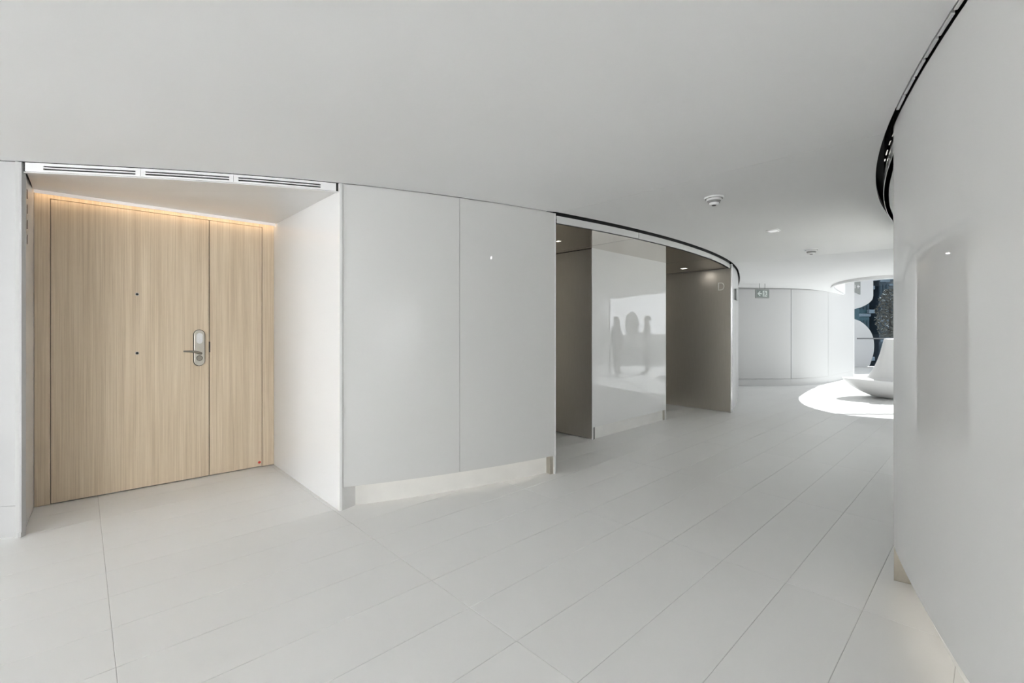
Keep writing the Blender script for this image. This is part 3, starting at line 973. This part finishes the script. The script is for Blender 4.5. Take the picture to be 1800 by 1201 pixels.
# ------------------------------------------------------------------ sculpted bench on the terrace side
bc = Vector((7.72, 8.72))
def loft(name, rings, mat, parent, cap0=True, cap1=True):
    n = len(rings[0]); vs = [v for r in rings for v in r]; fs = []
    for i in range(len(rings) - 1):
        for k in range(n):
            k2 = (k + 1) % n
            fs.append((i * n + k, i * n + k2, (i + 1) * n + k2, (i + 1) * n + k))
    if cap0: fs.append(tuple(range(n)))
    if cap1: fs.append(tuple((len(rings) - 1) * n + k for k in range(n)))
    return mesh_obj(name, vs, fs, mat, parent, True)
def ring(cx, cy, z, al, ar_, b0, b1, rot=0.0, n=56, ex=1.0, zf=None):
    """al / ar_: reach to the left and right, b0 / b1: reach to the front and back"""
    out = []
    for k in range(n):
        a = 2 * math.pi * k / n
        c_, s_ = math.cos(a), math.sin(a)
        x = (ar_ if c_ > 0 else al) * math.copysign(abs(c_) ** ex, c_)
        y = (b1 if s_ > 0 else b0) * math.copysign(abs(s_) ** ex, s_)
        xr = x * math.cos(rot) - y * math.sin(rot); yr = x * math.sin(rot) + y * math.cos(rot)
        zz = z + (zf(x, y) if zf else 0)
        out.append(Vector((cx + xr, cy + yr, zz)))
    return out
bench = empty('sculpted_bench', (bc.x, bc.y, 0))
tag(bench, 'white sculpted bench with a pointed seat and tall flared back in the sun patch', 'bench')
rise = lambda x, y: 0.05 * max(-x - 0.6, 0)
RB = 0.0
loft('base', [ring(bc.x, bc.y, 0.0, 0.62, 0.8, 0.30, 0.34, RB), ring(bc.x, bc.y, 0.03, 0.80, 0.95, 0.38, 0.40, RB), ring(bc.x, bc.y, 0.12, 1.02, 1.1, 0.48, 0.48, RB),
              ring(bc.x, bc.y, 0.23, 1.21, 1.2, 0.55, 0.54, RB), ring(bc.x, bc.y, 0.33, 1.36, 1.25, 0.585, 0.57, RB, zf=rise), ring(bc.x, bc.y, 0.345, 1.37, 1.25, 0.58, 0.57, RB, zf=rise),
              ring(bc.x, bc.y, 0.347, 1.34, 1.24, 0.56, 0.55, RB, zf=rise)], M['bench'], bench)
loft('seat', [ring(bc.x, bc.y, 0.346, 1.34, 1.0, 0.56, 0.54, RB, zf=rise), ring(bc.x, bc.y, 0.350, 1.28, 0.95, 0.53, 0.51, RB, zf=rise), ring(bc.x, bc.y, 0.352, 0.9, 0.9, 0.40, 0.40, RB, zf=rise)], M['bench'], bench)
prof = [(0.345, 0.84, 0.56), (0.40, 0.80, 0.47), (0.47, 0.775, 0.40), (0.57, 0.745, 0.32), (0.70, 0.71, 0.235), (0.84, 0.675, 0.17), (0.98, 0.645, 0.13), (1.125, 0.61, 0.10)]
loft('backrest', [ring(bc.x, bc.y, z, a, a + 0.25, b, b, RB, ex=0.8) for z, a, b in prof] + [ring(bc.x, bc.y, 1.132, 0.60, 0.84, 0.088, 0.088, RB, ex=0.8)], M['bench'], bench)

# ------------------------------------------------------------------ terrace screen, rail, town beyond
SY = 16.0
def sc(u, v):
    q = at_y(u, v, SY)
    return (q.x, q.z)
sf_ = Fr((0, SY, 0), (1, 0, 0), (0, 0, 1))     # n = -Y, towards the camera
screen = empty('terrace_screen', (12.5, SY, 0))
tag(screen, 'white curved terrace screen with a dark glazed opening', 'screen')
up = [sc(1400, 553)] + [tuple(v) for v in crom([sc(1485, 551), sc(1502, 543.5), sc(1513, 540.5), sc(1525, 534.5), sc(1533, 527), sc(1535, 520)], 4)] + [sc(1535, 493), sc(1573, 490), sc(1640, 487)] + [(15.0, 4.2), (10.0, 4.2)]
extrude('upper_shell', up, sf_, -0.25, 0.0, M['terrace_white'], screen, True)
lw = [(10.0, 0.0), (10.0, sc(1400, 557)[1]), sc(1485, 557)] + [tuple(v) for v in crom([sc(1502, 561), sc(1513, 565.5), sc(1523, 573.5), sc(1531, 584), sc(1535.5, 597), sc(1536.5, 611), sc(1534.5, 625), sc(1529, 642)], 5)] + [(sc(1525, 645)[0], 0.0)]
extrude('lower_shell', lw, sf_, -0.25, 0.0, M['terrace_white'], screen, True)
extrude('side_shell', [(14.4, 0), (14.4, 3.0), (15.0, 3.0), (15.0, 0)], sf_, -0.25, 0, M['terrace_white'], screen)
extrude('pane', [(10.05, 0.02), (14.98, 0.02), (14.98, 3.4), (10.05, 3.4)], sf_, -0.16, -0.145, M['pane'], screen)
lv = [sc(1487, 498), sc(1511, 495.5), sc(1511, 518), sc(1487, 508)]
lp = extrude('louvre_panel', lv, sf_, 0.0, 0.04, M['sign_frame'], screen)
for u, v in ((1497, 500.3), (1507, 504)):
    a, b = sc(u, v)
    extrude('lamp', rect(a - 0.045, b - 0.02, a + 0.045, b + 0.02), sf_, 0.04, 0.055, M['diffuser'], lp)
for k in range(4):
    a = sc(1491 + 5 * k, 500)[0]
    extrude('blade', rect(a, sc(1490, 507)[1], a + 0.02, sc(1490, 501)[1]), sf_, 0.04, 0.05, M['diffuser'], lp)
r0, r1 = at_y(1507, 595.3, 15.6), at_y(1580, 595.3, 15.6)
rail = empty('handrail', (r0.x, r0.y, 0))
tag(rail, 'thin grey handrail in front of the terrace screen', 'handrail')
tube('rail', [r0, r1, (14.9, 15.6, r1.z)], 0.022, M['rail'], rail)
for x in (r1.x + 0.6, 14.85):
    tube('post', [(x, 15.6, 0), (x, 15.6, r1.z)], 0.02, M['rail'], rail)

def facade_mat(name, c1, c2):
    m, nt, p = new_mat(name)
    p.inputs['Roughness'].default_value = 0.5
    tc = nt.nodes.new('ShaderNodeTexCoord')
    n = nt.nodes.new('ShaderNodeTexNoise')
    n.inputs['Scale'].default_value = 0.35
    n.inputs['Detail'].default_value = 6
    nt.links.new(tc.outputs['Object'], n.inputs['Vector'])
    cr = nt.nodes.new('ShaderNodeValToRGB')
    cr.color_ramp.elements[0].position = 0.35; cr.color_ramp.elements[0].color = c1
    cr.color_ramp.elements[1].position = 0.65; cr.color_ramp.elements[1].color = c2
    nt.links.new(n.outputs['Fac'], cr.inputs['Fac'])
    nt.links.new(cr.outputs['Color'], p.inputs['Base Color'])
    return m
FM = [facade_mat('slate_facade', (0.035, 0.045, 0.055, 1), (0.06, 0.07, 0.085, 1)), facade_mat('teal_facade', (0.03, 0.06, 0.065, 1), (0.05, 0.09, 0.095, 1)),
      facade_mat('brown_facade', (0.06, 0.052, 0.048, 1), (0.11, 0.095, 0.085, 1)), facade_mat('dusky_facade', (0.045, 0.045, 0.06, 1), (0.075, 0.072, 0.09, 1))]
M['win_glass'] = plain('window_glass_dark', (0.02, 0.03, 0.035, 1), 0.1, var=0.3, vscale=0.5)
M['slab'] = plain('slab_edge', (0.16, 0.17, 0.18, 1), 0.6)
def building(u0, u1, Y, top, mat, label, cols, storey=3.0, depth=9):
    x0, x1 = (u0 - 900) / FPX * Y, (u1 - 900) / FPX * Y
    e = empty('apartment_building', ((x0 + x1) / 2, Y, -30))
    tag(e, label, 'building', 'town blocks beyond the terrace')
    f = Fr((x0, Y, 0), (1, 0, 0), (0, 0, 1))
    w = x1 - x0
    box('body', f, 0, w, -30, top, -depth, 0, mat, e)
    box('roof', f, -0.2, w + 0.2, top, top + 0.5, -depth - 0.2, 0.2, M['slab'], e)
    # storeys in view carry windows and balcony slabs
    z = -6.0
    wd = w / cols
    while z < min(top - 1.5, 14):
        box('floor_band', f, 0, w, z, z + 0.35, 0, 0.25, M['slab'], e)
        for k in range(cols):
            if random.random() < 0.9:
                wi = box('window', f, wd * (k + 0.2), wd * (k + 0.82), z + 0.9, z + 2.5, 0.0, 0.06, M['win_glass'], e)
                if random.random() < 0.4:
                    box('air_conditioner', f, wd * (k + 0.3), wd * (k + 0.3) + 0.7, z + 0.4, z + 0.85, 0, 0.4, M['slab'], e)
        z += storey
building(1488, 1512, 66, 46, FM[0], 'slate grey apartment block seen between the two white shells', 3)
building(1510, 1528, 58, 40, FM[1], 'teal tinted glass block seen beside the lower white shell', 3)
building(1527, 1546, 74, 52, FM[3], 'dusky purple apartment block in the middle of the opening', 4)
building(1545, 1562, 64, 44, FM[0], 'dark slate block with pale balcony slabs in the opening', 3, 2.8)
building(1561, 1620, 80, 54, FM[2], 'brown apartment block behind the leafy tree', 6)
building(1400, 1489, 90, 50, FM[3], 'long dusky block mostly hidden by the white shells', 8)
building(1618, 1760, 95, 50, FM[0], 'wide slate block far to the side of the tree', 9)
# tree in the opening
tp = at_y(1566, 560, 44)
tree = empty('terrace_tree', (tp.x, tp.y, -4))
tag(tree, 'brown leafed tree in front of the brown apartment block', 'tree')
M['bark'] = plain('bark', (0.06, 0.045, 0.035, 1), 0.9)
M['leaf'] = plain('dry_leaf', (0.11, 0.085, 0.06, 1), 0.7, var=0.35, vscale=2.0)
tube('trunk', [(tp.x, tp.y, -4), (tp.x + 0.1, tp.y, -1), (tp.x - 0.05, tp.y, 2.2), (tp.x - 0.1, tp.y, 4)], [0.22, 0.18, 0.12, 0.05], M['bark'], tree)
for k in range(7):
    z = 0.8 + 0.4 * k; a = k * 2.3
    tube('branch', [(tp.x, tp.y, z), (tp.x + 0.6 * math.cos(a), tp.y + 0.6 * math.sin(a), z + 0.5), (tp.x + 1.0 * math.cos(a), tp.y + 1.0 * math.sin(a), z + 1.2)], [0.07, 0.045, 0.02], M['bark'], tree, 6)
lvv, lff = [], []
for k in range(1500):
    a = random.uniform(0, 2 * math.pi); h = random.random()
    r = (0.35 + 0.95 * math.sin(math.pi * (0.15 + 0.8 * h))) * random.random() ** 0.5
    c_ = Vector((tp.x + r * math.cos(a), tp.y + r * math.sin(a), 0.6 + 4.6 * h))
    d1 = Vector((random.uniform(-1, 1), random.uniform(-1, 1), random.uniform(-1, 1))).normalized() * 0.13
    d2 = d1.cross(Vector((random.uniform(-1, 1), random.uniform(-1, 1), random.uniform(-1, 1)))).normalized() * 0.06
    n0 = len(lvv); lvv += [c_ - d1, c_ + d2, c_ + d1, c_ - d2]; lff.append((n0, n0 + 1, n0 + 2, n0 + 3))
fo = mesh_obj('foliage', lvv, lff, M['leaf'], tree); fo['kind'] = 'stuff'

# ------------------------------------------------------------------ people in the sunlit hall (seen mirrored in the glossy pier)
M['cloth_dark'] = plain('charcoal_cloth', (0.09, 0.09, 0.095, 1), 0.8)
M['cloth_grey'] = plain('grey_cloth', (0.16, 0.16, 0.165, 1), 0.8)
M['skin'] = plain('skin', (0.50, 0.33, 0.25, 1), 0.55)
M['hair'] = plain('dark_hair', (0.025, 0.02, 0.017, 1), 0.5)
M['trouser'] = plain('dark_trousers', (0.05, 0.05, 0.06, 1), 0.8)
M['shoe'] = plain('black_shoes', (0.02, 0.02, 0.02, 1), 0.4)
def person(loc, rotz, hgt, label, cloth, reach):
    k = hgt / 1.72
    V, Ed, Rd = [], [], []
    def add(p, r, parent=None):
        V.append(Vector(p) * k); Rd.append(r if isinstance(r, tuple) else (r, r))
        if parent is not None: Ed.append((parent, len(V) - 1))
        return len(V) - 1
    pel = add((0, 0, 0.95), (0.150, 0.105))
    w = add((0, -0.005, 1.08), (0.135, 0.095), pel)
    ch = add((0, 0.0, 1.26), (0.160, 0.108), w)
    nb = add((0, -0.012, 1.42), (0.095, 0.075), ch)
    n1 = add((0, 0.0, 1.485), 0.050, nb)
    h1 = add((0, 0.022, 1.54), (0.062, 0.072), n1)
    h2 = add((0, 0.015, 1.60), (0.076, 0.092), h1)
    h3 = add((0, 0.008, 1.665), (0.066, 0.080), h2)
    nose = add((0, 0.118, 1.575), 0.011, h2)
    for sd_ in (-1, 1):
        add((sd_ * 0.082, -0.002, 1.585), 0.014, h2)                 # ear
        hip = add((sd_ * 0.095, 0, 0.90), (0.092, 0.092), pel)
        kn = add((sd_ * 0.105, 0.015, 0.50), (0.062, 0.062), hip)
        an = add((sd_ * 0.11, -0.02, 0.095), (0.044, 0.044), kn)
        ft = add((sd_ * 0.125, 0.07, 0.042), (0.042, 0.036), an)
        add((sd_ * 0.13, 0.155, 0.030), (0.038, 0.026), ft)
        sh = add((sd_ * 0.175, -0.01, 1.385), (0.062, 0.062), nb)
        if reach and sd_ == reach:
            el = add((sd_ * 0.25, 0.10, 1.17), 0.044, sh); wr_ = add((sd_ * 0.19, 0.34, 1.24), 0.030, el); dirv = Vector((-0.1 * sd_, 0.95, 0.15)).normalized()
        else:
            el = add((sd_ * 0.235, -0.03, 1.10), 0.044, sh); wr_ = add((sd_ * 0.245, 0.04, 0.86), 0.030, el); dirv = Vector((0.0, 0.12, -0.99)).normalized()
        wp = V[wr_] / k
        palm = add(wp + dirv * 0.055, (0.026, 0.020), wr_)
        side_v = Vector((0, 1, 0)) if abs(dirv.z) > 0.5 else Vector((1, 0, 0))
        for q in range(4):
            off = side_v * (-0.027 + 0.018 * q)
            base_ = add(wp + dirv * 0.092 + off, 0.0095, palm)
            m_ = add(wp + dirv * (0.125 + 0.006 * (q in (1, 2))) + off + Vector((-sd_ * 0.008, 0, 0)), 0.0085, base_)
            add(wp + dirv * (0.155 + 0.010 * (q in (1, 2))) + off + Vector((-sd_ * 0.022, 0, 0)), 0.007, m_)
        tb = add(wp + dirv * 0.045 + side_v * 0.034, 0.010, palm)
        add(wp + dirv * 0.085 + side_v * 0.048 + Vector((-sd_ * 0.01, 0, 0)), 0.008, tb)
    me = bpy.data.meshes.new('body_skeleton'); me.from_pydata([tuple(v) for v in V], Ed, [])
    o = bpy.data.objects.new('body_skeleton', me); COL.objects.link(o)
    o.modifiers.new('skin', 'SKIN')
    if not me.skin_vertices: me.attributes.new('skin', 'FLOAT', 'POINT')
    lay = me.skin_vertices[0].data
    for i, r in enumerate(Rd):
        lay[i].radius = (r[0] * k, r[1] * k); lay[i].use_root = (i == 0)
    sb = o.modifiers.new('sub', 'SUBSURF'); sb.levels = 2; sb.render_levels = 2
    dg = bpy.context.evaluated_depsgraph_get()
    bm_ = bpy.data.meshes.new_from_object(o.evaluated_get(dg))
    bpy.data.objects.remove(o)
    for m_ in (cloth, M['skin'], M['trouser'], M['shoe']): 
        pass
    bm_.materials.clear()
    for m_ in (cloth, M['skin'], M['trouser'], M['shoe']): bm_.materials.append(m_)
    hands = [V[i] for i in range(len(V)) if Rd[i][0] < 0.0105 and V[i].z < 1.45 * k]
    for p_ in bm_.polygons:
        c_ = p_.center; p_.use_smooth = True
        if c_.z > 1.475 * k or min((c_ - h_).length for h_ in hands) < 0.035: p_.material_index = 1
        elif c_.z < 0.08 * k: p_.material_index = 3
        elif c_.z < 0.93 * k and abs(c_.x) < 0.2 * k: p_.material_index = 2
        else: p_.material_index = 0
    root = empty('person', loc)
    root.rotation_euler = (0, 0, rotz)
    tag(root, label, 'person', 'two people in the sunlit hall')
    b_ = bpy.data.objects.new('body', bm_); COL.objects.link(b_); b_.parent = root
    # hair cap
    f_ = FLAT
    rings = []
    for j in range(7):
        t = j / 6
        z = (1.565 + 0.155 * math.sin(t * math.pi / 2)) * k
        r = math.cos(t * math.pi / 2)
        rings.append([Vector((0.093 * k * r * math.cos(a), (-0.012 + (0.112 if math.sin(a) < 0 else 0.075) * r * math.sin(a)) * k, z + (0.05 * k * max(math.sin(a), 0) if j == 0 else 0.03 * k * max(math.sin(a), 0) * r))) for a in [2 * math.pi * q / 20 for q in range(20)]])
    h_ = loft('hair', rings[:-1] + [[Vector((v.x * 0.2, v.y * 0.2, v.z)) for v in rings[-2]]], M['hair'], None)
    h_.parent = root
    return root
person((9.02, 7.12, 0), math.radians(-20), 1.70, 'standing person in dark clothes mirrored in the pier, without the round disc', M['cloth_dark'], 0)
person((9.14, 8.02, 0), math.radians(200), 1.72, 'standing person in grey clothes mirrored in the pier, holding the round disc', M['cloth_grey'], 1)
disc = empty('round_disc', (9.10, 7.58, 1.12))
tag(disc, 'large round pale disc held upright between the two mirrored people', 'disc')
dn = Vector((0.72, -0.69, 0)).normalized()
dfr = Fr((9.10, 7.58, 1.47), Vector((dn.y, -dn.x, 0)), (0, 0, 1))
extrude('face', circle(0.34, 40), dfr, -0.004, 0.004, M['sign_frame'], disc)
tube('rim', [dfr.p(0.345 * math.cos(2 * math.pi * q / 40), 0.345 * math.sin(2 * math.pi * q / 40)) for q in range(41)], 0.009, M['dark'], disc, 8)
